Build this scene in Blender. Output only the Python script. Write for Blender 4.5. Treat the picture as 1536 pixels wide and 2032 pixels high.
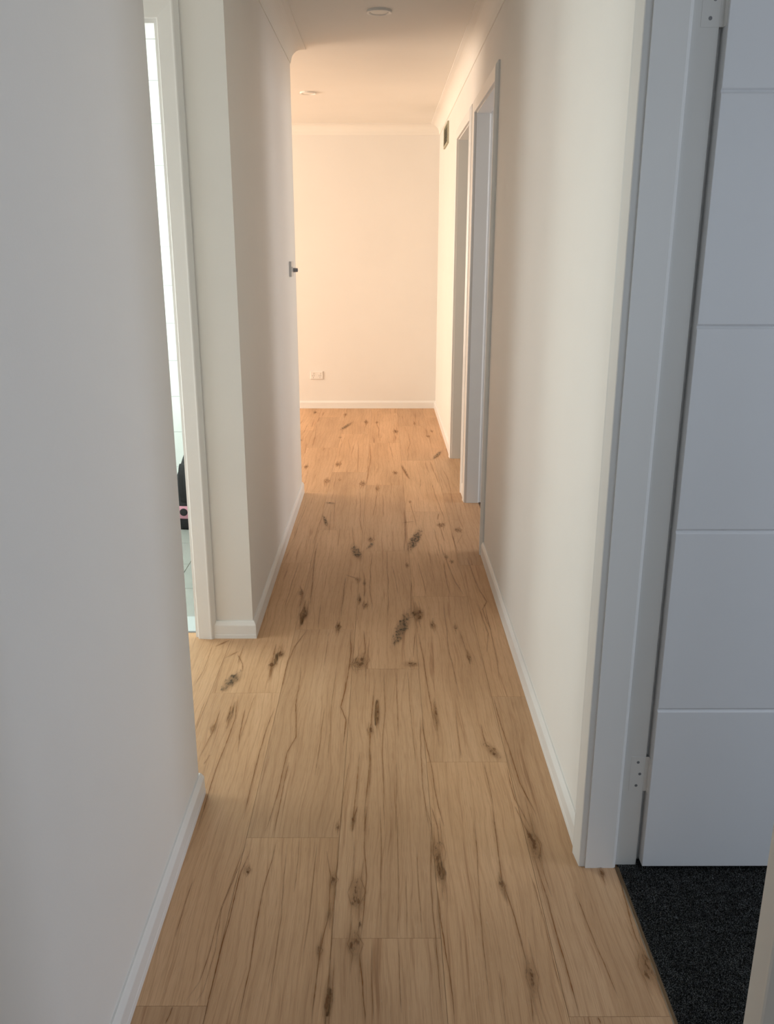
import bpy, bmesh, math, random
from mathutils import Vector, Matrix, noise
random.seed(7)
S = bpy.context.scene
for o in list(bpy.data.objects): bpy.data.objects.remove(o)
C = S.collection

# ------------------------------------------------------------------ camera
H = 1.379
PITCH, YAW, ROLL, FPX = .29342, .00357, .00067, 1715.75
cd = bpy.data.cameras.new('camera'); cam = bpy.data.objects.new('camera', cd); C.objects.link(cam)
cp, sp = math.cos(PITCH), math.sin(PITCH)
Fw = Vector((math.sin(YAW)*cp, math.cos(YAW)*cp, -sp))
Rt = Vector((math.cos(YAW), -math.sin(YAW), 0)); Up = Rt.cross(Fw)
Ra = math.cos(ROLL)*Rt + math.sin(ROLL)*Up; Ub = -math.sin(ROLL)*Rt + math.cos(ROLL)*Up
M = Matrix((Ra, Ub, -Fw)).transposed().to_4x4(); M.translation = (0, 0, H)
cam.matrix_world = M
cd.sensor_fit = 'VERTICAL'; cd.sensor_height = 24; cd.lens = 24*FPX/2032; cd.clip_start = .02; cd.clip_end = 60
S.camera = cam

def ground(x, y, z=0):                     # photo pixel -> point on the floor
    d = Fw + Ra*((x-768)/FPX) - Ub*((y-1016)/FPX)
    t = (z-H)/d.z
    return Vector((0, 0, H)) + d*t

# ------------------------------------------------------------------ light
S.view_settings.view_transform = 'Standard'; S.view_settings.look = 'None'
S.view_settings.gamma = 1; S.view_settings.use_curve_mapping = False
S.view_settings.exposure = 0
w = bpy.data.worlds.new('daylight'); S.world = w; w.use_nodes = True
w.node_tree.nodes['Background'].inputs[0].default_value = (.75, .87, 1, 1)
w.node_tree.nodes['Background'].inputs[1].default_value = .4

def area(name, loc, rot, sx, sy, col, power):
    l = bpy.data.lights.new(name, 'AREA'); l.shape = 'RECTANGLE'; l.size = sx; l.size_y = sy
    l.color = col; l.energy = power
    o = bpy.data.objects.new(name, l); C.objects.link(o); o.location = loc; o.rotation_euler = rot
    return o
R90 = math.pi/2
# daylight entering through the windows of the rooms around the hall (each lamp fills a window opening)
area('daylight_living_room', (-4.36, 6.2, 1.35), (0, -R90, 0), 1.5, 2.4, (1, .84, .685), 148)
area('daylight_entry', (0, -2.15, 1.25), (R90, 0, 0), .8, 1.9, (0.7, 0.87, 1), 6)
area('daylight_side_hall', (-2.75, 2.46, .85), (0, -R90, 0), 1.5, .85, (.95, 1, 1), 26.5)
area('daylight_bathroom', (-2.5, 4.0, 1.5), (0, -R90, 0), 1.2, 1.2, (0.88, 1, 0.95), 48)
area('daylight_front_bedroom', (1.7, -.93, 1.4), (R90, 0, 0), 1.6, 1.2, (0.75, 0.86, 1), 5.5)
area('daylight_front_bedroom_side', (3.5, 1.0, 1.15), (0, R90, 0), 1.4, 1.2, (.74, .83, 1), 38)
area('daylight_middle_bedroom', (3.5, 4.1, 1.4), (0, R90, 0), 1.2, 1.2, (.95, .95, 1), 34)
area('daylight_rear_bedroom', (3.5, 6.3, 1.4), (0, R90, 0), 1.2, 1.6, (.97, 1, .94), 32)

# ------------------------------------------------------------------ helpers
def link(o, parent=None):
    C.objects.link(o)
    if parent is not None: o.parent = parent; o.matrix_parent_inverse = parent.matrix_world.inverted()
    return o
def mesh(name, vs, fs, mat, parent=None, smooth=False, uvs=None):
    me = bpy.data.meshes.new(name); me.from_pydata([tuple(v) for v in vs], [], fs); me.update()
    me.materials.append(mat)
    if uvs:
        lay = me.uv_layers.new(name='uv')
        for l in me.loops: lay.data[l.index].uv = uvs[l.vertex_index]
    if smooth:
        for p in me.polygons: p.use_smooth = True
    return link(bpy.data.objects.new(name, me), parent)
def empty(name, loc, parent=None):
    o = bpy.data.objects.new(name, None); o.location = loc; o.empty_display_size = .05
    C.objects.link(o)
    bpy.context.view_layer.update()
    if parent is not None: o.parent = parent; o.matrix_parent_inverse = parent.matrix_world.inverted()
    return o
class B:
    def __init__(s): s.v = []; s.f = []
    def box(s, x0, x1, y0, y1, z0, z1):
        n = len(s.v)
        s.v += [(x0,y0,z0),(x1,y0,z0),(x1,y1,z0),(x0,y1,z0),(x0,y0,z1),(x1,y0,z1),(x1,y1,z1),(x0,y1,z1)]
        s.f += [tuple(n+i for i in q) for q in ((0,3,2,1),(4,5,6,7),(0,1,5,4),(1,2,6,5),(2,3,7,6),(3,0,4,7))]
        return s
    def prism(s, P0, P1, A, Bx, prof, k0=0, k1=0):
        """profile (a,b) swept P0->P1, spread along axes A and Bx; k0,k1 = mitre shear per unit a"""
        P0, P1, A, Bx = map(Vector, (P0, P1, A, Bx)); D = (P1-P0).normalized(); n = len(s.v); m = len(prof)
        for P, k in ((P0, k0), (P1, k1)):
            for a, b in prof: s.v.append(tuple(P + A*a + Bx*b + D*(k*a)))
        for i in range(m):
            j = (i+1) % m; s.f.append((n+i, n+j, n+m+j, n+m+i))
        s.f.append(tuple(n+i for i in range(m-1, -1, -1))); s.f.append(tuple(n+m+i for i in range(m)))
        return s
    def lathe(s, prof, c, axis='z', seg=32, ry=1):
        n = len(s.v); m = len(prof)
        for i in range(seg):
            t = 2*math.pi*i/seg
            for r, h in prof:
                if axis == 'z': p = (c[0]+r*math.cos(t), c[1]+r*math.sin(t)*ry, c[2]+h)
                elif axis == 'x': p = (c[0]+h, c[1]+r*math.cos(t), c[2]+r*math.sin(t))
                else: p = (c[0]+r*math.cos(t), c[1]+h, c[2]+r*math.sin(t))
                s.v.append(p)
        for i in range(seg):
            j = (i+1) % seg
            for k in range(m-1): s.f.append((n+i*m+k, n+j*m+k, n+j*m+k+1, n+i*m+k+1))
        return s
    def build(s, name, mat, parent=None, smooth=False, bevel=0, fix=True):
        o = mesh(name, s.v, s.f, mat, parent, smooth)
        if fix:
            bm = bmesh.new(); bm.from_mesh(o.data); bmesh.ops.recalc_face_normals(bm, faces=bm.faces); bm.to_mesh(o.data); bm.free()
        if bevel:
            m = o.modifiers.new('bevel', 'BEVEL'); m.width = bevel; m.segments = 2; m.limit_method = 'ANGLE'
        return o
def struct(o): o['kind'] = 'structure'; return o
def tag(o, label, cat, group=None):
    o['label'] = label; o['category'] = cat
    if group: o['group'] = group
    return o

# ------------------------------------------------------------------ materials
def mat(name):
    m = bpy.data.materials.new(name); m.use_nodes = True; nt = m.node_tree
    return m, nt, nt.nodes, nt.links, nt.nodes['Principled BSDF']
def paint(name, col, rough=.6, bump=.03, scale=180, vary=.03, metal=0):
    m, nt, N, L, b = mat(name)
    b.inputs['Roughness'].default_value = rough; b.inputs['Metallic'].default_value = metal
    tc = N.new('ShaderNodeTexCoord'); n1 = N.new('ShaderNodeTexNoise'); n1.inputs['Scale'].default_value = 3; n1.inputs['Detail'].default_value = 4
    L.new(tc.outputs['Object'], n1.inputs['Vector'])
    r = N.new('ShaderNodeValToRGB'); r.color_ramp.elements[0].position = .3; r.color_ramp.elements[1].position = .7
    r.color_ramp.elements[0].color = tuple(c*(1-vary) for c in col)+(1,); r.color_ramp.elements[1].color = tuple(min(1, c*(1+vary)) for c in col)+(1,)
    L.new(n1.outputs['Fac'], r.inputs['Fac']); L.new(r.outputs['Color'], b.inputs['Base Color'])
    n2 = N.new('ShaderNodeTexNoise'); n2.inputs['Scale'].default_value = scale; n2.inputs['Detail'].default_value = 3
    L.new(tc.outputs['Object'], n2.inputs['Vector'])
    bp = N.new('ShaderNodeBump'); bp.inputs['Strength'].default_value = bump; bp.inputs['Distance'].default_value = .002
    L.new(n2.outputs['Fac'], bp.inputs['Height']); L.new(bp.outputs['Normal'], b.inputs['Normal'])
    return m
WALL = paint('wall_paint', (.80, .775, .735), .55, .08, 250, .012)
CEIL = paint('ceiling_paint', (.82, .795, .745), .8, .05, 200, .012)
TRIM = paint('gloss_trim_paint', (.80, .79, .765), .32, .03, 60, .01)
DOOR = paint('door_paint', (.76, .77, .78), .35, .05, 90, .01)
PLASTIC = paint('white_plastic', (.8, .78, .74), .35, 0, 100, .01)
LENS = paint('frosted_lens', (.86, .84, .78), .5, 0, 100, .01)
DARKM = paint('dark_gap', (.03, .03, .03), .7, 0, 100, .05)
GREYP = paint('grey_plastic', (.22, .22, .23), .4, 0, 100, .03)
VENTM = paint('vent_paint', (.40, .40, .30), .6, 0, 100, .05)
STEEL = paint('painted_steel', (.62, .60, .57), .35, .02, 100, .04)
BRASS = paint('threshold_strip', (.13, .075, .03), .45, .05, 120, .15)
BLACKF = paint('black_fabric', (.02, .02, .022), .85, .5, 300, .2)
PINKF = paint('pink_fabric', (.62, .30, .38), .8, .3, 300, .1)
TILEW = paint('white_wall_tile', (.82, .86, .85), .2, .05, 20, .02)
TILEG = paint('grey_floor_tile', (.33, .34, .32), .25, .05, 20, .08)
THRM = paint('pale_stone', (.50, .55, .56), .3, .05, 20, .05)
GROUT = paint('grout', (.72, .75, .73), .8, .05, 200, .03)

def wood_base(name='oak_plank'):
    m, nt, N, L, b = mat(name)
    tc = N.new('ShaderNodeTexCoord'); oi = N.new('ShaderNodeObjectInfo')
    mul = N.new('ShaderNodeVectorMath'); mul.operation = 'SCALE'; mul.inputs[0].default_value = (7.3, 31.7, 3.1)
    L.new(oi.outputs['Random'], mul.inputs['Scale'])
    add = N.new('ShaderNodeVectorMath'); add.operation = 'ADD'
    L.new(tc.outputs['Object'], add.inputs[0]); L.new(mul.outputs[0], add.inputs[1])
    # gentle waviness of the grain
    wv = N.new('ShaderNodeTexNoise'); wv.inputs['Scale'].default_value = 2.2; wv.inputs['Detail'].default_value = 2
    mp0 = N.new('ShaderNodeMapping'); mp0.inputs['Scale'].default_value = (2.2, .9, 1)
    L.new(add.outputs[0], mp0.inputs['Vector']); L.new(mp0.outputs[0], wv.inputs['Vector'])
    ws = N.new('ShaderNodeVectorMath'); ws.operation = 'MULTIPLY_ADD'; ws.inputs[1].default_value = (.045, .0, 0)
    L.new(wv.outputs['Color'], ws.inputs[0]); L.new(add.outputs[0], ws.inputs[2])
    def tex(sc, scale, detail, rough=.6):
        mp = N.new('ShaderNodeMapping'); mp.inputs['Scale'].default_value = sc; L.new(ws.outputs[0], mp.inputs['Vector'])
        n = N.new('ShaderNodeTexNoise'); n.inputs['Scale'].default_value = scale; n.inputs['Detail'].default_value = detail; n.inputs['Roughness'].default_value = rough
        L.new(mp.outputs[0], n.inputs['Vector']); return n.outputs['Fac']
    def ramp(fac, stops):
        r = N.new('ShaderNodeValToRGB'); e = r.color_ramp.elements
        while len(e) < len(stops): e.new(.5)
        for i, (p, c) in enumerate(stops): e[i].position = p; e[i].color = tuple(c)+(1,) if len(c) == 3 else c
        L.new(fac, r.inputs['Fac']); return r.outputs['Color']
    def mix(a, c, fac, mode='MIX'):
        x = N.new('ShaderNodeMix'); x.data_type = 'RGBA'; x.blend_type = mode
        if isinstance(fac, float): x.inputs[0].default_value = fac
        else: L.new(fac, x.inputs[0])
        L.new(a, x.inputs[6])
        if isinstance(c, tuple): x.inputs[7].default_value = c+(1,)
        else: L.new(c, x.inputs[7])
        return x.outputs[2]
    broad = tex((5, .55, 1), 2.0, 3)
    base = ramp(broad, [(.25, (.505, .302, .160)), (.5, (.615, .380, .210)), (.75, (.695, .447, .262))])
    fine = ramp(tex((150, 1.5, 1), 3.0, 4, .7), [(.3, (.74, .69, .64)), (.5, (1, 1, 1)), (.72, (1.0, 1.0, 1.0))])
    base = mix(base, fine, .62, 'MULTIPLY')
    pores = ramp(tex((420, 9, 1), 2.0, 2, .5), [(.34, (.62, .55, .48)), (.46, (1, 1, 1))])
    base = mix(base, pores, .38, 'MULTIPLY')
    streak = ramp(tex((26, .65, 1), 2.1, 4, .62), [(.0, (1, 1, 1)), (.61, (1, 1, 1)), (.68, (.62, .5, .40)), (.74, (.45, .34, .25))])
    base = mix(base, streak, .62, 'MULTIPLY')
    # fine cathedral lines
    wave = N.new('ShaderNodeTexWave'); wave.wave_type = 'BANDS'; wave.bands_direction = 'X'
    wave.inputs['Scale'].default_value = 9; wave.inputs['Distortion'].default_value = 9; wave.inputs['Detail'].default_value = 3; wave.inputs['Detail Scale'].default_value = .7
    mpw = N.new('ShaderNodeMapping'); mpw.inputs['Scale'].default_value = (1.4, .22, 1); L.new(ws.outputs[0], mpw.inputs['Vector']); L.new(mpw.outputs[0], wave.inputs['Vector'])
    wl = ramp(wave.outputs['Fac'], [(.0, (.74, .67, .6)), (.16, (1, 1, 1))])
    base = mix(base, wl, .35, 'MULTIPLY')
    # short pale rays
    ray = ramp(tex((60, 9, 1), 6.0, 2, .5), [(.66, (0, 0, 0)), (.74, (1, 1, 1))])
    rs = N.new('ShaderNodeMath'); rs.operation = 'MULTIPLY'; rs.inputs[1].default_value = .22; L.new(ray, rs.inputs[0])
    base = mix(base, (.62, .47, .33), rs.outputs[0])
    # plank-to-plank tone
    tone = ramp(oi.outputs['Random'], [(0, (.90, .90, .91)), (1, (1.06, 1.05, 1.04))])
    base = mix(base, tone, 1.0, 'MULTIPLY')
    L.new(base, b.inputs['Base Color'])
    b.inputs['Roughness'].default_value = .5; b.inputs['Specular IOR Level'].default_value = .35
    bp = N.new('ShaderNodeBump'); bp.inputs['Strength'].default_value = .12; bp.inputs['Distance'].default_value = .001
    L.new(fine, bp.inputs['Height']); L.new(bp.outputs['Normal'], b.inputs['Normal'])
    return m
WOOD = wood_base()

def print_mat(name, core, halo, knot=False, strength=1.0, reach=.52, bias=.28):
    """printed crack or knot: colour fades out towards the edge of the patch (uv = position across it)"""
    m, nt, N, L, b = mat(name)
    uv = N.new('ShaderNodeUVMap'); sx = N.new('ShaderNodeSeparateXYZ'); L.new(uv.outputs[0], sx.inputs[0])
    def math_(op, a, c=None, clamp=False):
        n = N.new('ShaderNodeMath'); n.operation = op; n.use_clamp = clamp
        for i, q in enumerate((a, c)):
            if q is None: continue
            if isinstance(q, (int, float)): n.inputs[i].default_value = q
            else: L.new(q, n.inputs[i])
        return n.outputs[0]
    tc = N.new('ShaderNodeTexCoord')
    mp = N.new('ShaderNodeMapping'); mp.inputs['Scale'].default_value = (220, 45, 1) if not knot else (95, 38, 1)
    L.new(tc.outputs['Object'], mp.inputs['Vector'])
    nz = N.new('ShaderNodeTexNoise'); nz.inputs['Scale'].default_value = 1; nz.inputs['Detail'].default_value = 4; L.new(mp.outputs[0], nz.inputs['Vector'])
    nf = nz.outputs['Fac']
    mp2 = N.new('ShaderNodeMapping'); mp2.inputs['Scale'].default_value = (30, 12, 1); L.new(tc.outputs['Object'], mp2.inputs['Vector'])
    nz2 = N.new('ShaderNodeTexNoise'); nz2.inputs['Scale'].default_value = 1; nz2.inputs['Detail'].default_value = 3; L.new(mp2.outputs[0], nz2.inputs['Vector'])
    if not knot:
        v = math_('ABSOLUTE', sx.outputs['Y'])
        v = math_('ADD', v, math_('MULTIPLY', math_('SUBTRACT', nf, .5), .22))
        core_a = math_('SUBTRACT', 1.0, math_('MULTIPLY', v, 7.5), True)
        core_a = math_('MULTIPLY', core_a, math_('MULTIPLY', nz2.outputs['Fac'], 2.3), True)
        halo_a = math_('SUBTRACT', 1.0, v, True)
        halo_a = math_('MULTIPLY', math_('MULTIPLY', halo_a, halo_a), math_('MULTIPLY', nz2.outputs['Fac'], .95), True)
        ends = math_('MULTIPLY', sx.outputs['X'], 1.0)     # 0 at the tips .. 1 inside
        al = math_('MULTIPLY', math_('MAXIMUM', math_('MULTIPLY', core_a, .95), math_('MULTIPLY', halo_a, .50)), ends, True)
        cf = core_a
    else:
        low = N.new('ShaderNodeTexNoise'); low.inputs['Scale'].default_value = 1; low.inputs['Detail'].default_value = 5; low.inputs['Roughness'].default_value = .62
        mpl = N.new('ShaderNodeMapping'); mpl.inputs['Scale'].default_value = (85, 30, 1); L.new(tc.outputs['Object'], mpl.inputs['Vector']); L.new(mpl.outputs[0], low.inputs['Vector'])
        r = math_('SQRT', math_('ADD', math_('POWER', math_('ABSOLUTE', sx.outputs['X']), 2.0), math_('POWER', math_('ABSOLUTE', sx.outputs['Y']), 2.0)))
        edge = math_('SUBTRACT', 1.0, r, True)
        rn = math_('ADD', r, math_('MULTIPLY', math_('SUBTRACT', low.outputs['Fac'], .5), 1.5))
        rings = math_('MULTIPLY', math_('ADD', math_('SINE', math_('MULTIPLY', rn, 19.0)), 1.0), .5)
        inner = math_('MULTIPLY', math_('SUBTRACT', reach, rn, True), 3.2, True)
        veins = math_('MULTIPLY', math_('SUBTRACT', nf, .47, True), 9.0, True)      # broken dark veins
        core_ = math_('MULTIPLY', inner, math_('ADD', bias, math_('MULTIPLY', veins, 1-bias)), True)
        soft = math_('MULTIPLY', math_('POWER', edge, 1.3), math_('ADD', .34, math_('MULTIPLY', rings, .22)))
        al = math_('MULTIPLY', math_('MAXIMUM', math_('MULTIPLY', core_, .95), soft), math_('MULTIPLY', edge, 2.6, True), True)
        cf = core_
    al = math_('MULTIPLY', al, strength, True)
    mx = N.new('ShaderNodeMix'); mx.data_type = 'RGBA'; L.new(cf, mx.inputs[0]); mx.inputs[6].default_value = halo+(1,); mx.inputs[7].default_value = core+(1,)
    L.new(mx.outputs[2], b.inputs['Base Color']); L.new(al, b.inputs['Alpha']); b.inputs['Roughness'].default_value = .6; b.inputs['Specular IOR Level'].default_value = .2
    return m
CRACK = print_mat('printed_crack', (.27, .105, .028), (.46, .245, .105))
THIN = print_mat('printed_fine_line', (.33, .15, .052), (.48, .275, .13), strength=.88)
KNOT = print_mat('printed_knot', (.15, .066, .023), (.42, .225, .098), True)
GREYK = print_mat('printed_grey_knot', (.085, .062, .038), (.32, .20, .105), True, .88, .66, .45)

def carpet_mat():
    m, nt, N, L, b = mat('charcoal_carpet')
    tc = N.new('ShaderNodeTexCoord'); n = N.new('ShaderNodeTexNoise'); n.inputs['Scale'].default_value = 420; n.inputs['Detail'].default_value = 2
    L.new(tc.outputs['Object'], n.inputs['Vector'])
    r = N.new('ShaderNodeValToRGB'); e = r.color_ramp.elements; e[0].position = .46; e[0].color = (.007, .008, .008, 1); e[1].position = .70; e[1].color = (.19, .195, .19, 1)
    L.new(n.outputs['Fac'], r.inputs[0]); L.new(r.outputs[0], b.inputs['Base Color']); b.inputs['Roughness'].default_value = .95
    b.inputs['Specular IOR Level'].default_value = .1
    return m
CARPET = carpet_mat()

# ------------------------------------------------------------------ room dimensions (metres)
XR, XL = .469, -.486          # hall wall faces
YN, YA0, YA1, YE, YB = -2.2, 1.97, 2.952, 4.95, 7.849   # entry end, side hall, living-room corner, back wall
ZC = 2.388; DH = 2.042        # ceiling, door head
XO = .589                     # bedroom side of the right wall
DOORS = [(.868, 1.690), (3.922, 4.744), (5.022, 5.845)]
BX0, BX1 = -.700, -1.522      # bathroom doorway

def walls(name, boxes):
    b = B()
    for q in boxes: b.box(*q)
    return struct(b.build(name, WALL))
e = .0006
ys = [YN, .868, 1.690, 3.922, 4.744, 5.022, 5.845, YB]
rb = []
for i in range(0, 8, 2): rb.append((XR, XO, ys[i]-(0.02 if 0 else 0)-(0 if i == 0 else -.0), ys[i+1], 0, ZC))
for a, c in DOORS: rb.append((XR, XO, a, c, DH+.022, ZC))
# wall stops short of each opening by the jamb's thickness
rb2 = []
for k, q in enumerate(rb[:4]):
    y0 = q[2] + (0 if k == 0 else .020); y1 = q[3] - (0 if k == 3 else .020)
    rb2.append((q[0], q[1], y0, y1, 0, ZC))
for a, c in DOORS: rb2.append((XR, XO, a-.020, c+.020, DH+.022, ZC))
walls('wall_right', rb2)
walls('wall_left', [(XL-.11, XL, YN, -1.5, 0, ZC), (XL-.11, XL, -1.5, -.3, 2.1, ZC), (XL-.11, XL, -.3, YA0, 0, ZC), (-2.8, XL-.11, YA0-.11, YA0, 0, ZC)])
walls('wall_left.001', [(XL-.11, XL, YA1, YE, 0, ZC), (BX0+.02, XL-.11, YA1, YA1+.11, 0, ZC), (-2.8, BX1-.02, YA1, YA1+.11, 0, ZC), (BX1-.02, BX0+.02, YA1, YA1+.11, DH+.022, ZC),
      (-4.5, XL-.11, YE-.11, YE, 0, ZC)])
walls('wall_back', [(-4.5, XO+3.1, YB, YB+.1, 0, ZC)])
walls('wall_front', [(-.7, -.40, YN-.1, YN, 0, ZC), (.40, .7, YN-.1, YN, 0, ZC), (-.40, .40, YN-.1, YN, 2.2, ZC)])
# living room left wall with its window opening, side hall end, bathroom, bedrooms
walls('wall_left.002', [(-4.6, -4.5, YE-.11, YB+.1, 0, .6), (-4.6, -4.5, YE-.11, YB+.1, 2.1, ZC), (-4.6, -4.5, YE-.11, 5.0, .6, 2.1), (-4.6, -4.5, 7.4, YB+.1, .6, 2.1)])
walls('wall_left.003', [(-2.9, -2.8, YA0-.11, YA1+.11, 2.2, ZC), (-2.9, -2.8, YA0-.11, 2.03, 0, 2.2), (-2.9, -2.8, 2.89, YA1+.11, 0, 2.2)])
walls('wall_left.004', [(-2.7, -2.6, YA1+.11, YE-.11, 0, .9), (-2.7, -2.6, YA1+.11, YE-.11, 2.1, ZC), (-2.7, -2.6, YA1+.11, 3.4, .9, 2.1), (-2.7, -2.6, 4.6, YE-.11, .9, 2.1)])
walls('wall_left.005', [(-2.6, -2.5, YN, YA0-.11, 0, .3), (-2.6, -2.5, YN, YA0-.11, 2.1, ZC), (-2.6, -2.5, YN, -1.6, .3, 2.1), (-2.6, -2.5, -.2, YA0-.11, .3, 2.1), (-2.5, XL-.11, YN-.1, YN, 0, ZC)])
walls('wall_right.001', [(3.6, 3.7, -1.1, 3.5, 0, .4), (3.6, 3.7, 3.5, YB, 0, .8), (3.6, 3.7, -1.1, YB, 2, ZC), (3.6, 3.7, -1.1, .35, .4, 2), (3.6, 3.7, 1.65, 3.5, .4, 2), (3.6, 3.7, 4.7, 5.5, .8, 2), (3.6, 3.7, 7.1, YB, .8, 2),
      (XO, 3.6, 3.1, 3.2, 0, ZC), (XO, 3.6, 4.84, 4.94, 0, ZC),
      (XO, 3.6, -1.1, -1.0, 0, .8), (XO, 3.6, -1.1, -1.0, 2, ZC), (XO, .85, -1.1, -1.0, .8, 2), (2.55, 3.6, -1.1, -1.0, .8, 2)])
struct(B().box(-4.6, 3.7, YN-.1, YB+.1, ZC, ZC+.1).build('ceiling', CEIL))

# ------------------------------------------------------------------ floor of single planks
PW, PL = .2283, 1.22
X0 = -.1095
regions = [(XL, XR, YN, YE), (-2.5, XL, YN, YA0-.11), (-2.8, XL, YA0, YA1), (-4.5, XR, YE, YB),
           (BX1, BX0, YA1, 2.992)] + [(XR, .540, a, c) for a, c in DOORS]
floor = struct(B().box(-4.5, .548, YN, YB, -.06, -.0062).build('floor', WOOD))
offs = {0: 1.476, 1: .908, -1: .581, -2: .087, 2: .061, -3: .73, -4: .33, -5: 1.0, -6: .5, -7: .15, 3: .7}
planks = []
def make_plank(k, x0, x1, y0, y1):
    b = B(); g = .00035
    for rx0, rx1, ry0, ry1 in regions:
        a0, a1 = max(x0+g, rx0), min(x1-g, rx1); c0, c1 = max(y0+g, ry0), min(y1-g, ry1)
        if a1-a0 > .002 and c1-c0 > .002: b.box(a0, a1, c0, c1, -.006, random.uniform(-.0002, 0) if 0 else 0)
    if not b.v: return
    o = b.build('plank', WOOD, floor, fix=False)
    planks.append((x0, x1, y0, y1, o))
for k in range(-9, 3):
    x0 = X0 + k*PW; off = offs.get(k, (k*.37) % 1.22)
    n0 = math.floor((YN-off)/PL)
    for n in range(n0, 8):
        make_plank(k, x0, x0+PW, off+n*PL, off+(n+1)*PL)
rest = B()
rest.box(-4.5, X0-9*PW-g if 0 else X0-9*PW-.0004, YE, YB, -.006, 0)
ro = rest.build('plank_field', WOOD, floor); ro['kind'] = 'stuff'

def plank_at(p):
    for x0, x1, y0, y1, o in planks:
        if x0 <= p.x < x1 and y0 <= p.y < y1: return o
    return None
zlift = [.0002]
def ribbon(pts, width, m=CRACK, jit=.0022):
    P = [q.copy() if isinstance(q, Vector) else ground(*q) for q in pts]
    # resample with small wander so that it reads as a natural crack
    out = []
    for a, c in zip(P[:-1], P[1:]):
        n = max(2, int((c-a).length/.02))
        for i in range(n): out.append(a.lerp(c, i/n))
    out.append(P[-1]); sd = random.uniform(0, 100)
    if len(out) < 4: out = [P[0].lerp(P[-1], i/5) for i in range(6)]
    for i, p in enumerate(out):
        t = i*.02
        p.x += jit*1.6*noise.noise(Vector((sd, t*6, 0))) + jit*.45*noise.noise(Vector((sd+9, t*24, 0)))
    zlift[0] += .000012; z = zlift[0]
    vs, fs, uv = [], [], []; n = len(out)
    for i, p in enumerate(out):
        d = (out[min(i+1, n-1)]-out[max(i-1, 0)]); d.z = 0; d.normalize(); nn = Vector((d.y, -d.x, 0))
        e_ = min(1, min(i, n-1-i)/max(1, n*.16)); 
        ww = width*(.75+.5*abs(noise.noise(Vector((sd+31, i*.11, 0)))))
        for sgn in (-1, 0, 1):
            q = p+nn*ww*.5*sgn; vs.append((q.x, q.y, z)); uv.append((.15+.85*e_, sgn))
        if i:
            a = 3*(i-1)
            fs += [(a, a+3, a+4, a+1), (a+1, a+4, a+5, a+2)]
    par = plank_at(out[n//2]) or floor
    return mesh('grain_line', vs, fs, m, par, uvs=uv)
def knot(c, w_, l_, m=KNOT, ang=0, name='knot', tip=None):
    """c = photo pixel of the centre; w_, l_ = half sizes across and along in metres"""
    p = ground(*c)
    if tip: q = ground(*tip); d = q-p; p = (p+q)/2; l_ = d.length/2*1.35; w_ *= 1.15; ang = math.atan2(-d.x, d.y)
    else: w_ *= 1.25; l_ *= 1.75
    zlift[0] += .000012; z = zlift[0]
    vs = [(p.x, p.y, z)]; uv = [(0, 0)]; n = 40
    for i in range(n):
        t = 2*math.pi*i/n; k = 1+.12*noise.noise(Vector((c[0]*.1, math.cos(t), math.sin(t))))
        x, y = w_*math.cos(t)*k, l_*math.sin(t)*k
        vs.append((p.x+x*math.cos(ang)-y*math.sin(ang), p.y+x*math.sin(ang)+y*math.cos(ang), z)); uv.append((math.cos(t), math.sin(t)))
    fs = [(0, 1+i, 1+(i+1) % n) for i in range(n)]
    return mesh(name, vs, fs, m, plank_at(p) or floor, uvs=uv)
def cr(s, ox, oy): return lambda pts: [(ox+x/s, oy+y/s) for x, y in pts]
KA, KB, KC = cr(1.463, 300, 1600), cr(1.92, 360, 1200), cr(2.648, 480, 800)
W1, W2, W3 = .028, .018, .012
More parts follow.
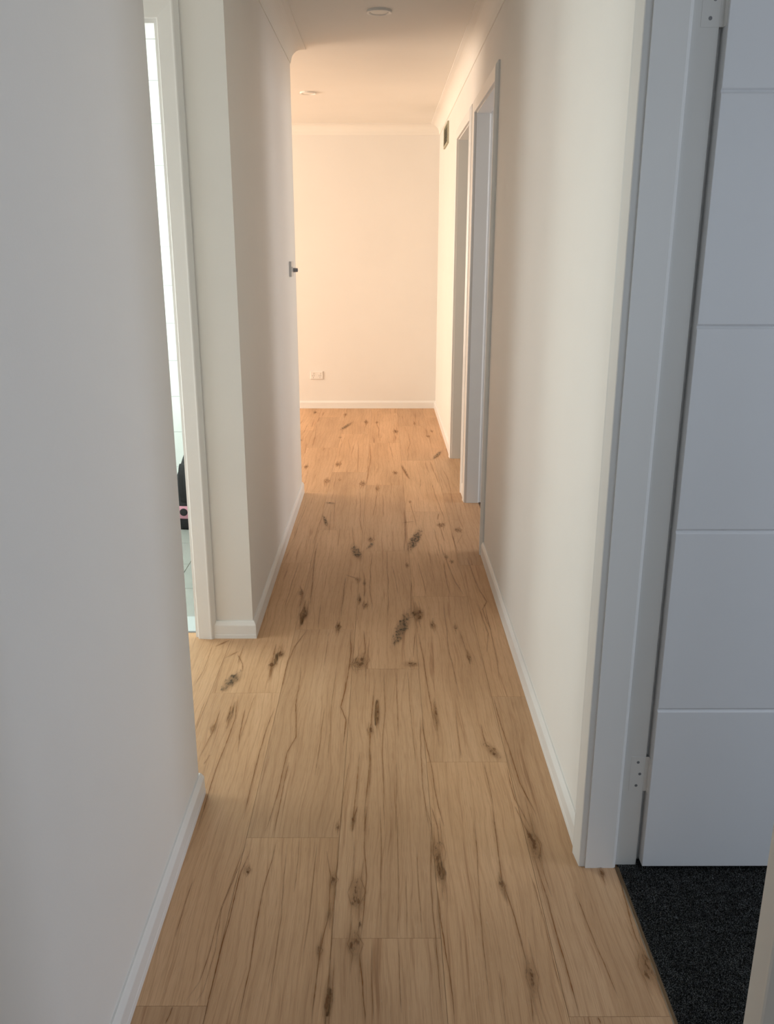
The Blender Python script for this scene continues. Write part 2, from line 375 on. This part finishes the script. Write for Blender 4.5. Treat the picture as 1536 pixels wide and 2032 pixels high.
for conv, rows in (
 (KA, [([(290,125),(262,190),(245,255),(235,300),(205,410),(180,520),(152,632)], W1, 0), ([(262,160),(205,290),(170,420),(140,510),(95,575)], W3, 0),
  ([(280,100),(240,200),(205,300),(185,420),(150,540),(130,570)], W3, 1),
  ([(365,95),(345,170),(330,220),(300,380),(285,470),(250,632)], W2, 0), ([(480,110),(465,250),(440,440)], W3, 1), ([(512,130),(522,200),(515,310),(487,420),(465,632)], W1, 1),
  ([(545,95),(535,200),(525,380),(515,520),(505,632)], W2, 1), ([(510,530),(513,610)], .03, 0),
  ([(625,0),(618,120),(625,200),(618,300),(610,380)], W2, 0), ([(598,0),(590,30),(583,75)], .03, 0), ([(605,425),(612,540),(622,632)], .032, 0),
  ([(716,30),(718,200),(716,380)], W3, 1), ([(722,390),(724,600)], W3, 1), ([(665,0),(668,180),(665,370)], W3, 1), ([(740,200),(742,380)], W3, 1),
  ([(800,0),(815,60),(812,200),(815,300),(825,400),(835,520),(850,632)], W3, 0), ([(812,0),(830,60),(835,120)], W2, 1),
  ([(832,235),(850,380),(868,520),(880,632)], .022, 0), ([(990,0),(1005,110),(1018,210),(1058,330),(1090,460)], .03, 1), ([(1100,540),(1110,632)], W1, 1),
  ([(1055,0),(1085,60),(1105,90)], W2, 0), ([(1112,145),(1150,270),(1200,450),(1240,610)], .024, 0), ([(1095,180),(1140,330),(1180,500),(1215,610)], W3, 1),
  ([(1355,190),(1378,270),(1405,380),(1430,430)], .03, 1), ([(1296,613),(1303,632)], .02, 0), ([(1230,250),(1290,400),(1360,560)], W2, 1),
  ([(125,210),(105,270),(70,380)], W3, 0), ([(60,580),(40,632)], .025, 1), ([(940,40),(955,300),(985,600)], W2, 1), ([(1010,480),(1030,632)], W3, 1), ([(640,400),(645,632)], W3, 1), ([(770,120),(785,370)], W3, 1),
  ([(395,110),(380,300),(345,560)], W3, 1), ([(430,95),(415,250)], W3, 1)]),
 (KB, [([(455,240),(437,380),(437,505),(402,565),(372,700),(320,864)], .022, 0), ([(410,600),(385,700),(355,864)], W2, 0), ([(355,395),(325,470),(288,600),(262,700),(235,820)], W2, 0),
  ([(220,345),(205,430),(150,580),(100,730),(60,860)], .022, 0), ([(240,400),(215,560)], W2, 0), ([(545,395),(530,520),(510,655)], W3, 0),
  ([(645,95),(645,180),(625,330),(608,390),(628,440),(612,570)], .034, 0), ([(695,100),(700,180),(688,230)], W1, 0), ([(735,310),(720,470),(715,600),(700,760),(695,864)], .034, 1), ([(750,360),(748,460)], .026, 0),
  ([(770,250),(777,400),(765,560),(770,700),(775,864)], W3, 0), ([(820,260),(822,380),(827,500)], W3, 0), ([(888,110),(885,200)], W3, 0), ([(905,110),(925,240),(940,330),(968,480)], W2, 0),
  ([(910,430),(912,560),(920,700),(938,800),(945,864)], W3, 0), ([(915,440),(940,560),(965,700),(1000,845)], .022, 0), ([(1060,100),(1090,190)], .024, 1),
  ([(1130,0),(1150,60),(1170,110),(1165,180)], W2, 1), ([(1155,0),(1175,90),(1192,160),(1215,280)], W3, 0), ([(1188,355),(1230,500),(1290,680),(1350,800)], .026, 0),
  ([(1045,400),(1055,500),(1067,585)], W3, 0), ([(1240,620),(1270,740),(1330,850)], W2, 0), ([(1140,455),(1160,530)], .02, 0), ([(1150,600),(1190,770)], W2, 1),
  ([(215,190),(232,225),(232,255)], W2, 0), ([(130,160),(188,133)], .03, 0), ([(165,205),(218,178)], .03, 0), ([(360,150),(350,210),(330,300)], .03, 0), ([(480,95),(432,160),(405,215),(380,330)], W2, 0),
  ([(125,140),(85,250),(48,310)], W3, 1), ([(190,385),(170,450)], .026, 0), ([(150,400),(120,480),(70,580)], W1, 1), ([(110,570),(85,610)], .02, 1), ([(240,150),(215,225)], W3, 1),
  ([(640,600),(610,760),(605,864)], W2, 1), ([(680,560),(665,720),(650,864)], .028, 1), ([(720,560),(715,700)], W2, 0), ([(530,0),(520,90)], W3, 1), ([(280,340),(250,430),(222,520)], W3, 1), ([(90,370),(55,470)], W3, 1),
  ([(820,600),(815,864)], W3, 1), ([(1000,0),(1020,180),(1060,350)], W2, 1), ([(590,240),(570,420),(560,600)], W3, 1), ([(860,250),(880,480),(895,640)], W3, 1), ([(560,100),(545,235)], W3, 1)]),
 (KC, [([(395,110),(385,170),(370,235)], W3, 0), ([(610,200),(612,280),(607,365)], W2, 0), ([(672,215),(677,290),(665,360),(655,425)], .028, 0), ([(770,200),(782,240),(795,290)], W3, 0),
  ([(870,150),(885,210),(872,250),(875,310)], W3, 0), ([(988,308),(1008,355),(1035,425)], .02, 0), ([(1050,340),(1085,400),(1100,480),(1112,555)], W3, 0), ([(998,425),(1015,480),(1045,560),(1070,620)], W3, 0),
  ([(620,460),(625,560),(620,610),(635,695)], W3, 0), ([(712,470),(700,540),(688,605)], W3, 0), ([(853,548),(860,660),(853,775)], .022, 0), ([(885,525),(920,650)], W3, 0),
  ([(397,735),(382,830),(375,900),(360,1062)], .024, 0), ([(685,790),(675,880),(675,1000),(685,1100)], W3, 0), ([(790,860),(810,930),(822,1005)], W3, 0), ([(925,830),(945,910),(970,1010)], W3, 0),
  ([(1058,828),(1072,920),(1097,1012)], W2, 0), ([(1182,812),(1215,900),(1250,990),(1287,1045),(1268,1085),(1285,1150),(1310,1192)], .022, 0), ([(1040,740),(1085,850),(1120,940),(1165,1010)], W2, 1),
  ([(640,890),(645,960),(640,1020)], W2, 0), ([(297,850),(262,950),(225,1085)], W3, 0), ([(420,600),(385,700),(375,740)], W3, 0), ([(893,940),(887,1060),(890,1120)], W2, 0), ([(548,915),(530,1020),(520,1130)], .026, 1),
  ([(345,525),(300,640),(270,720)], W3, 1), ([(492,510),(480,640)], W3, 0), ([(517,655),(503,755)], W3, 1), ([(838,330),(858,370),(882,400)], .03, 0), ([(845,630),(905,622)], .03, 0), ([(545,903),(610,925)], .03, 0),
  ([(705,100),(720,140),(718,185)], W2, 0), ([(655,80),(650,130)], .02, 0), ([(806,28),(804,55)], .02, 0), ([(965,130),(975,180)], .02, 0), ([(340,210),(330,270)], .02, 1), ([(345,110),(325,160)], W2, 0),
  ([(540,180),(520,240)], W3, 1), ([(560,190),(565,240)], W3, 1), ([(910,50),(912,120)], W3, 0), ([(930,90),(928,120)], W3, 0), ([(715,40),(716,70)], W3, 0), ([(1035,580),(1028,615)], .025, 0), ([(1028,640),(1075,630)], .025, 0), ([(1040,640),(1055,700),(1070,730)], W2, 0),
  ([(940,400),(938,440)], W3, 1), ([(785,420),(783,480)], W3, 1), ([(1005,430),(1000,445)], W3, 0), ([(305,960),(320,1000),(300,1080)], W1, 0), ([(1110,700),(1130,780)], W2, 1), ([(1160,690),(1130,740)], W3, 1),
  ([(760,780),(770,950),(765,1120)], W3, 1), ([(1010,660),(1040,790)], W2, 1), ([(580,640),(590,760)], W3, 1), ([(240,880),(215,935)], W3, 1), ([(470,560),(455,700)], W3, 1), ([(740,480),(745,600)], W3, 1)])):
    for pts, wd, thin in rows: ribbon(conv(pts), wd, THIN if thin else CRACK)
def whisk(g, a, b_):
    for k in range(2 if b_ > .025 else 1):
        ox = random.uniform(-.6, .6)*a; l0 = b_*random.uniform(1.6, 3.2); l1 = b_*random.uniform(1.6, 3.2)
        P = [Vector((g.x+ox*1.2, g.y-l0, 0)), Vector((g.x+ox+random.uniform(-.3, .3)*a, g.y-b_*.7, 0)), Vector((g.x+ox+a*.5*(1 if ox > 0 else -1), g.y, 0)), Vector((g.x+ox+random.uniform(-.3, .3)*a, g.y+b_*.7, 0)), Vector((g.x+ox*1.2, g.y+l1, 0))]
        ribbon(P, .016, THIN)
def kk(conv, x, y, a, b_, m=KNOT, tip=None):
    if not tip: whisk(ground(*conv([(x, y)])[0]), a, b_)
    knot(conv([(x, y)])[0], a, b_, m, tip=conv([tip])[0] if tip else None)
for x, y, a, b_ in [(597,252,.021,.060), (592,402,.017,.040), (527,215,.011,.022), (487,420,.008,.018), (515,318,.006,.014), (513,565,.012,.045), (832,135,.020,.055), (836,195,.015,.03), (1108,112,.020,.065),
    (1017,232,.009,.028), (1103,498,.015,.045), (1437,468,.020,.045), (1307,196,.010,.02), (280,187,.010,.013), (540,60,.007,.014), (585,45,.006,.02)]: kk(KA, x, y, a, b_)
for x, y, a, b_ in [(690,215,.026,.055), (905,45,.022,.05), (1045,88,.010,.02), (1095,203,.010,.03), (345,228,.016,.045), (380,190,.016,.03), (465,42,.018,.05), (748,420,.009,.05), (970,420,.007,.06), (182,425,.008,.035), (720,480,.010,.02),
    (598,87,.010,.02), (120,470,.012,.02), (460,820,.0,.0)][:-1]: kk(KB, x, y, a, b_)
kk(KB, 872, 15, .033, .1, GREYK, (805, 170)); kk(KB, 228, 250, .030, .1, GREYK, (150, 335)); kk(KB, 1150, 520, .020, .1, KNOT, (1222, 600))
kk(KB, 872, 228, .035, .02); kk(KB, 672, 230, .03, .03)
for x, y, a, b_ in [(652,100,.018,.05), (708,103,.012,.03), (808,150,.022,.06), (995,148,.014,.03), (505,322,.022,.06), (447,410,.025,.06), (635,425,.024,.05), (711,450,.014,.04), (805,367,.018,.03), (885,520,.010,.02),
    (1045,642,.026,.03), (1135,668,.022,.03), (675,720,.020,.03), (308,1000,.014,.025), (620,1035,.010,.028), (650,1065,.012,.03), (327,1112,.022,.05), (930,1105,.026,.04), (1105,836,.010,.02), (1078,812,.010,.02), (338,335,.018,.04), (642,950,.008,.02),
    (385,50,.018,.04), (545,62,.02,.05), (515,182,.015,.02), (980,175,.014,.03), (308,198,.016,.03), (907,110,.010,.04), (1170,1180,.0,.0), (515,405,.012,.02), (870,855,.010,.02), (610,930,.016,.02), (1000,1170,.012,.03), (505,1180,.012,.03)]:
    if a: kk(KC, x, y, a, b_)
kk(KC, 580, 100, .022, .1, GREYK, (512, 148)); kk(KC, 1052, 250, .022, .1, GREYK, (1002, 300)); kk(KC, 942, 655, .036, .1, GREYK, (872, 795)); kk(KC, 580, 742, .030, .1, GREYK, (625, 830)); kk(KC, 655, 775, .016, .1, GREYK, (692, 735))
kk(KC, 425, 590, .014, .1, GREYK, (455, 655)); kk(KC, 835, 320, .014, .1, KNOT, (882, 405)); kk(KC, 440, 525, .02, .1, GREYK, (490, 530))

# bedroom carpets
CX0, CX1, CY0, CY1 = .548, 1.30, .70, 1.76
for nm, y0, y1 in (('floor.001', -1.0, 3.1), ('floor.002', 3.2, 4.84), ('floor.003', 4.94, YB)):
    b = B().box(XO, 3.6, y0, y1, -.06, 0)
    for a, c in DOORS:
        if y0 <= a < y1: b.box(.548, XO, a-.0195, c+.0195, -.06, 0)
    struct(b.build(nm, CARPET))
vs, fs = [], []
for i in range(52000):
    x = random.uniform(CX0+.002, 1.12); y = random.uniform(CY0, CY1)
    if x < XO+.001 and not (.870 < y < 1.688): continue
    h = random.uniform(.003, .0075); t = random.uniform(0, 6.28); r = random.uniform(.0009, .0017)
    lx, ly = random.gauss(0, .0022), random.gauss(0, .0022)
    if x < CX0+.006 : lx = abs(lx)*.5
    n = len(vs)
    vs += [(x+r*math.cos(t), y+r*math.sin(t), -.001), (x-r*math.cos(t), y-r*math.sin(t), -.001), (x+lx-r*.6*math.cos(t+.6), y+ly-r*.6*math.sin(t+.6), h), (x+lx+r*.6*math.cos(t+.6), y+ly+r*.6*math.sin(t+.6), h)]
    fs.append((n, n+1, n+2, n+3))
cpile = tag(mesh('carpet', vs, fs, CARPET), 'dark charcoal flecked carpet pile inside the near right doorway', 'carpet'); cpile['kind'] = 'stuff'
for a, c in DOORS:
    t = B().prism((.544, a, 0), (.544, c, 0), (1, 0, 0), (0, 0, 1), [(-.0055, 0), (-.0035, .002), (0, .003), (.003, .0025), (.004, -.003), (.004, -.01), (-.002, -.01), (-.0035, -.004)]).build('trim_1', BRASS); struct(t)

# ------------------------------------------------------------------ skirting boards, cornices
BP = [(0, .068), (.004, .068), (.0065, .064), (.0115, .053), (.012, .050), (.012, .017), (.0128, .014), (.0128, 0), (0, 0)]
def bb(name, segs):
    b = B()
    for P0, P1, n, k0, k1 in segs: b.prism(P0, P1, n, (0, 0, 1), BP, k0, k1)
    return struct(b.build(name, TRIM))
bb('baseboard_right', [((XR, YN, 0), (XR, .868-.072, 0), (-1, 0, 0), 0, 0)])
bb('baseboard_right.001', [((XR, 1.690+.072, 0), (XR, 3.922-.072, 0), (-1, 0, 0), 0, 0)])
bb('baseboard_right.002', [((XR, 4.744+.072, 0), (XR, 5.022-.072, 0), (-1, 0, 0), 0, 0)])
bb('baseboard_right.003', [((XR, 5.845+.072, 0), (XR, YB, 0), (-1, 0, 0), 0, -1)])
bb('baseboard_back', [((-4.5, YB, 0), (XR, YB, 0), (0, -1, 0), 0, -1)])
bb('baseboard_left', [((XL, -.3, 0), (XL, YA0, 0), (1, 0, 0), 0, 1), ((XL, YA0, 0), (-2.8, YA0, 0), (0, 1, 0), -1, 0)])
bb('baseboard_left.001', [((BX0+.072, YA1, 0), (XL, YA1, 0), (0, -1, 0), 0, 1), ((XL, YA1, 0), (XL, YE, 0), (1, 0, 0), -1, 1), ((XL, YE, 0), (-4.5, YE, 0), (0, 1, 0), -1, 0)])
cw, ch = .078, .082
CP = [(0, -ch), (.004, -ch), (.0045, -ch+.005)]
for i in range(1, 12):
    t = math.pi/2*i/12; CP.append((.006+(cw-.012)*(1-math.cos(t)), -ch+.006+(ch-.012)*math.sin(t)))
CP += [(cw-.005, -.0045), (cw, -.004), (cw, 0), (0, 0)]
def cn(name, segs):
    b = B()
    for P0, P1, n, k0, k1 in segs: b.prism(P0, P1, n, (0, 0, 1), CP, k0, k1)
    return struct(b.build(name, CEIL))
cn('trim_2', [((XR, YN, ZC), (XR, YB, ZC), (-1, 0, 0), 0, -1)])
cn('trim_3', [((XL, YN, ZC), (XL, YA0, ZC), (1, 0, 0), 0, 1), ((XL, YA0, ZC), (-2.8, YA0, ZC), (0, 1, 0), -1, 0)])
cn('trim_4', [((-2.8, YA1, ZC), (XL, YA1, ZC), (0, -1, 0), 0, 1), ((XL, YA1, ZC), (XL, YE, ZC), (1, 0, 0), -1, 1), ((XL, YE, ZC), (-4.5, YE, ZC), (0, 1, 0), -1, 0)])
cn('trim_5', [((-4.5, YB, ZC), (XR, YB, ZC), (0, -1, 0), 0, -1)])

# ------------------------------------------------------------------ doorways
AP = [(0, 0), (0, .0125), (.002, .014), (.043, .0175), (.049, .0185), (.053, .0175), (.065, .009), (.067, .007), (.067, 0)]
rv = .005
def doorway(name, O, u, n, width, depth, rv=.006):
    """O = floor point on the hall wall face at the near edge of the opening, u = along the wall, n = out into the hall"""
    O, u, n = Vector(O), Vector(u), Vector(n); up = Vector((0, 0, 1))
    root = struct(empty(name, O + u*width/2))
    a = -u
    p0, p1 = O - u*rv, O + u*(width+rv)
    B().prism(p0, p0+up*(DH+rv), -u, n, AP, 0, 1).build('architrave', TRIM, root)
    B().prism(p1, p1+up*(DH+rv), u, n, AP, 0, 1).build('architrave', TRIM, root)
    B().prism(p0+up*(DH+rv), p1+up*(DH+rv), up, n, AP, -1, 1).build('architrave', TRIM, root)
    # jamb lining: rebated, hall side proud (the stop)
    d1 = .072
    JP = [(0, 0), (.0, d1), (-.012, d1+.0), (-.012, depth), (-.0205, depth), (-.0205, 0)]
    JP = [(-.0195, 0), (0, 0), (0, d1-.008), (-.0012, d1-.0035), (-.0045, d1-.001), (-.010, d1), (-.012, d1+.001), (-.012, depth), (-.0195, depth)]
    # axis A points from the wall into the opening
    B().prism(O, O+up*DH, u, -n, JP).build('jamb', TRIM, root)
    B().prism(O+u*width, O+u*width+up*DH, -u, -n, JP).build('jamb', TRIM, root)
    B().prism(O+up*DH-u*.0195, O+u*(width+.0195)+up*DH, up*-1, -n, JP).build('jamb_head', TRIM, root)
    return root
doors = []
for i, (a, c) in enumerate(DOORS):
    doors.append(doorway('door_%d' % (i+1), (XR, a, 0), (0, 1, 0), (-1, 0, 0), c-a, .121))
for dr, (a, c) in zip(doors, DOORS):          # plain architraves on the bedroom side
    o_ = .031
    B().prism((XO, a-o_, 0), (XO, a-o_, DH+o_), (0, -1, 0), (1, 0, 0), AP, 0, 1).build('architrave', TRIM, dr)
    B().prism((XO, c+o_, 0), (XO, c+o_, DH+o_), (0, 1, 0), (1, 0, 0), AP, 0, 1).build('architrave', TRIM, dr)
    B().prism((XO, a-o_, DH+o_), (XO, c+o_, DH+o_), (0, 0, 1), (1, 0, 0), AP, -1, 1).build('architrave', TRIM, dr)
bath = doorway('door_4', (BX0, YA1, 0), (-1, 0, 0), (0, -1, 0), BX0-BX1, .11, .0115)

# open door leaf with four routed grooves, hinged on the far jamb of the near doorway
d1 = doors[0]
lx0, lx1, ly0, ly1, lz0, lz1 = XR+.129, XR+.129+.815, 1.681, 1.716, .012, 2.032
leaf = B()
zs = [lz0]; 
for g in (.418, .829, 1.240, 1.651): zs += [g-.0045, g-.0012, g+.0012, g+.0045]
zs.append(lz1)
dep = [0]+[0, .004, .004, 0]*4+[0]
v = leaf.v; f = leaf.f
for z, dd in zip(zs, dep):
    v += [(lx0, ly0+dd, z), (lx1, ly0+dd, z), (lx1, ly1-dd, z), (lx0, ly1-dd, z)]
m_ = len(zs)
for i in range(m_-1):
    for k in range(4):
        j = (k+1) % 4; f.append((4*i+k, 4*i+j, 4*i+4+j, 4*i+4+k))
f += [(3, 2, 1, 0), (4*m_-4, 4*m_-3, 4*m_-2, 4*m_-1)]
leafo = leaf.build('door_leaf', DOOR, d1, bevel=.0012)
for hz in (.245, 1.80):
    hb = B().box(lx0-.0012, lx0, 1.686, 1.7135, hz-.044, hz+.044).box(XR+.088, XR+.1205, 1.7012, 1.7023, hz-.044, hz+.044).box(XR+.1205, lx0-.0006, 1.7005, 1.7023, hz-.044, hz+.044)
    h = hb.build('hinge', TRIM, leafo)
    kn = B()
    for q in range(5):
        z0 = hz-.044+q*.0176
        kn.lathe([(0, z0+.0006), (.0045, z0+.0006), (.0045, z0+.0170), (0, z0+.0170)], (lx0-.0035, 1.7185, 0), seg=12)
    kn.build('hinge_pin', TRIM, h)
    sc = B()
    for q in (-.03, 0, .03): sc.lathe([(0, -.0004), (.0034, -.0004), (.0034, 0), (0, 0)], (XR+.104+.006*(q == 0), 1.7012, hz+q), axis='y', seg=10)
    sc.build('hinge_screws', GREYP, h)['kind'] = 'stuff'
# lever handle of the leaf (outside the frame, on its free edge)
hd = B().lathe([(0, 0), (.026, 0), (.026, -.008), (0, -.008)], (lx1-.06, ly0, 1.0), axis='y', seg=24).box(lx1-.175, lx1-.05, ly0-.05, ly0-.038, .992, 1.008).box(lx1-.068, lx1-.052, ly0-.045, ly0-.006, .992, 1.008)
hd.build('door_handle', STEEL, leafo, bevel=.002)

# ------------------------------------------------------------------ bathroom seen through the gap
bf = struct(B().box(-2.6, XL-.11, 3.0, 3.062, -.06, -.008).box(-2.6, XL-.11, 3.062, 4.84, -.06, -.008).build('floor.004', GROUT))
TW = .30
for i in range(7):
    for j in range(6):
        x1 = XL-.11-.001-i*TW; x0 = max(-2.6, x1-TW+.003); y0 = 3.14+j*TW; y1 = min(4.84, y0+TW-.003)
        if x0 < x1: B().box(x0, x1, y0, y1, -.0078, 0).build('tile', TILEG, bf)
B().box(BX1+.013, BX0-.013, 3.0, 3.137, -.0078, .003).build('threshold', THRM, bf)
B().box(BX1, BX0, 2.992, 2.9995, -.006, .0015).build('threshold_strip', GREYP, bf)
bw = struct(B().box(-2.6, XL-.11, 4.815, 4.84, 0, ZC).build('wall_back.001', GROUT))
for i in range(9):
    for j in range(12):
        x0 = -1.7+i*.1; z0 = j*.2
        if z0 < 2.35: B().box(x0+.0006, x0+.0994, 4.808-.001*((i*7+j*3) % 3), 4.815, z0+.0008, min(z0+.1992, ZC-.002)).build('tile', TILEW, bw)

bag = empty('backpack', (-.975, 4.34, 0))
tag(bag, 'black soft backpack with a pink band standing on the grey bathroom floor', 'bag')
bc = Vector((-.975, 4.34, 0))
def bagring(z, rx, ry, sx=0): return [(bc.x+sx+rx*math.copysign(abs(math.cos(t))**.7, math.cos(t)), bc.y+ry*math.copysign(abs(math.sin(t))**.7, math.sin(t)), z) for t in [2*math.pi*i/28 for i in range(28)]]
def loft(name, rows, m, caps=True):
    b = B()
    for r in rows: b.v += bagring(*r)
    k = 28
    for i in range(len(rows)-1):
        for j in range(k): b.f.append((i*k+j, i*k+(j+1) % k, (i+1)*k+(j+1) % k, (i+1)*k+j))
    if caps: b.f += [tuple(range(k-1, -1, -1)), tuple((len(rows)-1)*k+j for j in range(k))]
    return b.build(name, m, bag, smooth=True)
loft('bag_body', [(.001, .13, .085), (.008, .147, .095), (.05, .153, .10), (.10, .152, .10), (.15, .145, .098), (.20, .128, .094), (.25, .102, .085), (.30, .080, .07), (.35, .062, .055), (.395, .046, .04), (.42, .03, .02)], BLACKF)
loft('pink_band', [(.062, .154, .101), (.066, .157, .104), (.125, .156, .104), (.129, .1535, .101)], PINKF, False)
B().lathe([(0, 0), (.018, 0), (.02, -.004), (.018, -.008), (0, -.009)], (bc.x-.05, bc.y-.100, .098), axis='y', seg=20).build('buckle', BLACKF, bag)
for s_ in (-.045, .045):
    st = B()
    for i in range(12):
        t0, t1 = math.pi*i/12, math.pi*(i+1)/12
        p = lambda t, o: (bc.x+s_+o, bc.y-.09-.05*math.sin(t), 0.25-.10*math.cos(t))
        n = len(st.v); st.v += [p(t0, -.012), p(t0, .012), p(t1, .012), p(t1, -.012)]; st.f.append((n, n+1, n+2, n+3))
    so = st.build('strap', BLACKF, bag, fix=False); sm = so.modifiers.new('solid', 'SOLIDIFY'); sm.thickness = .004

# ------------------------------------------------------------------ fittings
def downlight(x, y, label):
    t = tag(empty('downlight', (x, y, ZC)), label, 'ceiling light', 'recessed ceiling downlights')
    B().lathe([(.0548, 0), (.055, -.009), (.053, -.0105), (.046, -.0095), (.0415, -.006), (.041, 0)], (x, y, ZC), seg=48).build('trim_ring', PLASTIC, t)
    B().lathe([(0, -.007), (.030, -.007), (.0405, -.0055), (.0405, 0)], (x, y, ZC), seg=48).build('light_lens', LENS, t, smooth=True)
    return t
downlight(-.021, 4.27, 'round white recessed downlight in the hall ceiling, nearest the camera')
downlight(-.505, 6.32, 'round white recessed downlight further back, past the end of the left wall')

gp = tag(empty('power_outlet', (-.609, YB, .301)), 'white double power outlet low on the far wall', 'power outlet')
gx, gz = -.609, .301
B().box(gx-.057, gx+.057, YB-.009, YB, gz-.036, gz+.036).build('faceplate', PLASTIC, gp, bevel=.003)
for s_ in (-1, 1):
    B().box(gx+s_*.030-.006, gx+s_*.030+.006, YB-.0125, YB-.009, gz+.010, gz+.024).build('rocker_switch', PLASTIC, gp, bevel=.001)
    so = B()
    cx_ = gx+s_*.030
    for dx, rot in ((-.0075, .5), (.0075, -.5), (0, 0)):
        cz = gz-.004 if dx else gz-.021
        n = len(so.v); ww, hh = .0013, .0042
        for yy in (YB-.0094, YB-.0089):
            for a_, b_ in ((-ww, -hh), (ww, -hh), (ww, hh), (-ww, hh)):
                so.v.append((cx_+dx+a_*math.cos(rot)-b_*math.sin(rot), yy, cz+a_*math.sin(rot)+b_*math.cos(rot)))
        so.f += [(n, n+1, n+2, n+3), (n+7, n+6, n+5, n+4), (n, n+4, n+5, n+1), (n+1, n+5, n+6, n+2), (n+2, n+6, n+7, n+3), (n+3, n+7, n+4, n)]
    so.build('socket_slots', DARKM, gp)

sy, sz = 4.665, 1.288
sw = tag(empty('light_switch', (XL, sy, sz)), 'white wall switch plate with a dark projecting knob at the end of the left wall', 'light switch')
B().box(XL, XL+.012, sy-.058, sy+.058, sz-.038, sz+.038).build('faceplate', GREYP if 0 else STEEL, sw, bevel=.002)
B().lathe([(0, .012), (.011, .012), (.011, .016), (.0095, .034), (.008, .036), (0, .036)], (XL, sy+.03, sz-.006), axis='x', seg=24).build('knob', GREYP, sw)
B().box(XL+.012, XL+.0155, sy-.04, sy-.02, sz-.012, sz+.012).build('rocker_switch', STEEL, sw, bevel=.001)

vy0, vy1, vz0, vz1 = 6.76, 7.16, 2.125, 2.275
vt = tag(empty('wall_vent', (XR, (vy0+vy1)/2, vz0)), 'grey slatted air vent high on the right wall near the far corner', 'air vent')
fr = B().box(XR-.012, XR, vy0, vy1, vz0, vz0+.014).box(XR-.012, XR, vy0, vy1, vz1-.014, vz1).box(XR-.012, XR, vy0, vy0+.016, vz0+.014, vz1-.014).box(XR-.012, XR, vy1-.016, vy1, vz0+.014, vz1-.014)
fr.build('frame', VENTM, vt)
B().box(XR-.002, XR, vy0+.016, vy1-.016, vz0+.014, vz1-.014).build('backing', GREYP, vt)
for i in range(7):
    z = vz0+.024+i*.0165
    B().prism((XR, vy0+.016, z), (XR, vy1-.016, z), (-1, 0, 0), (0, 0, 1), [(.002, .005), (.011, -.004), (.011, -.0055), (.002, .0035)]).build('slat', VENTM, vt)
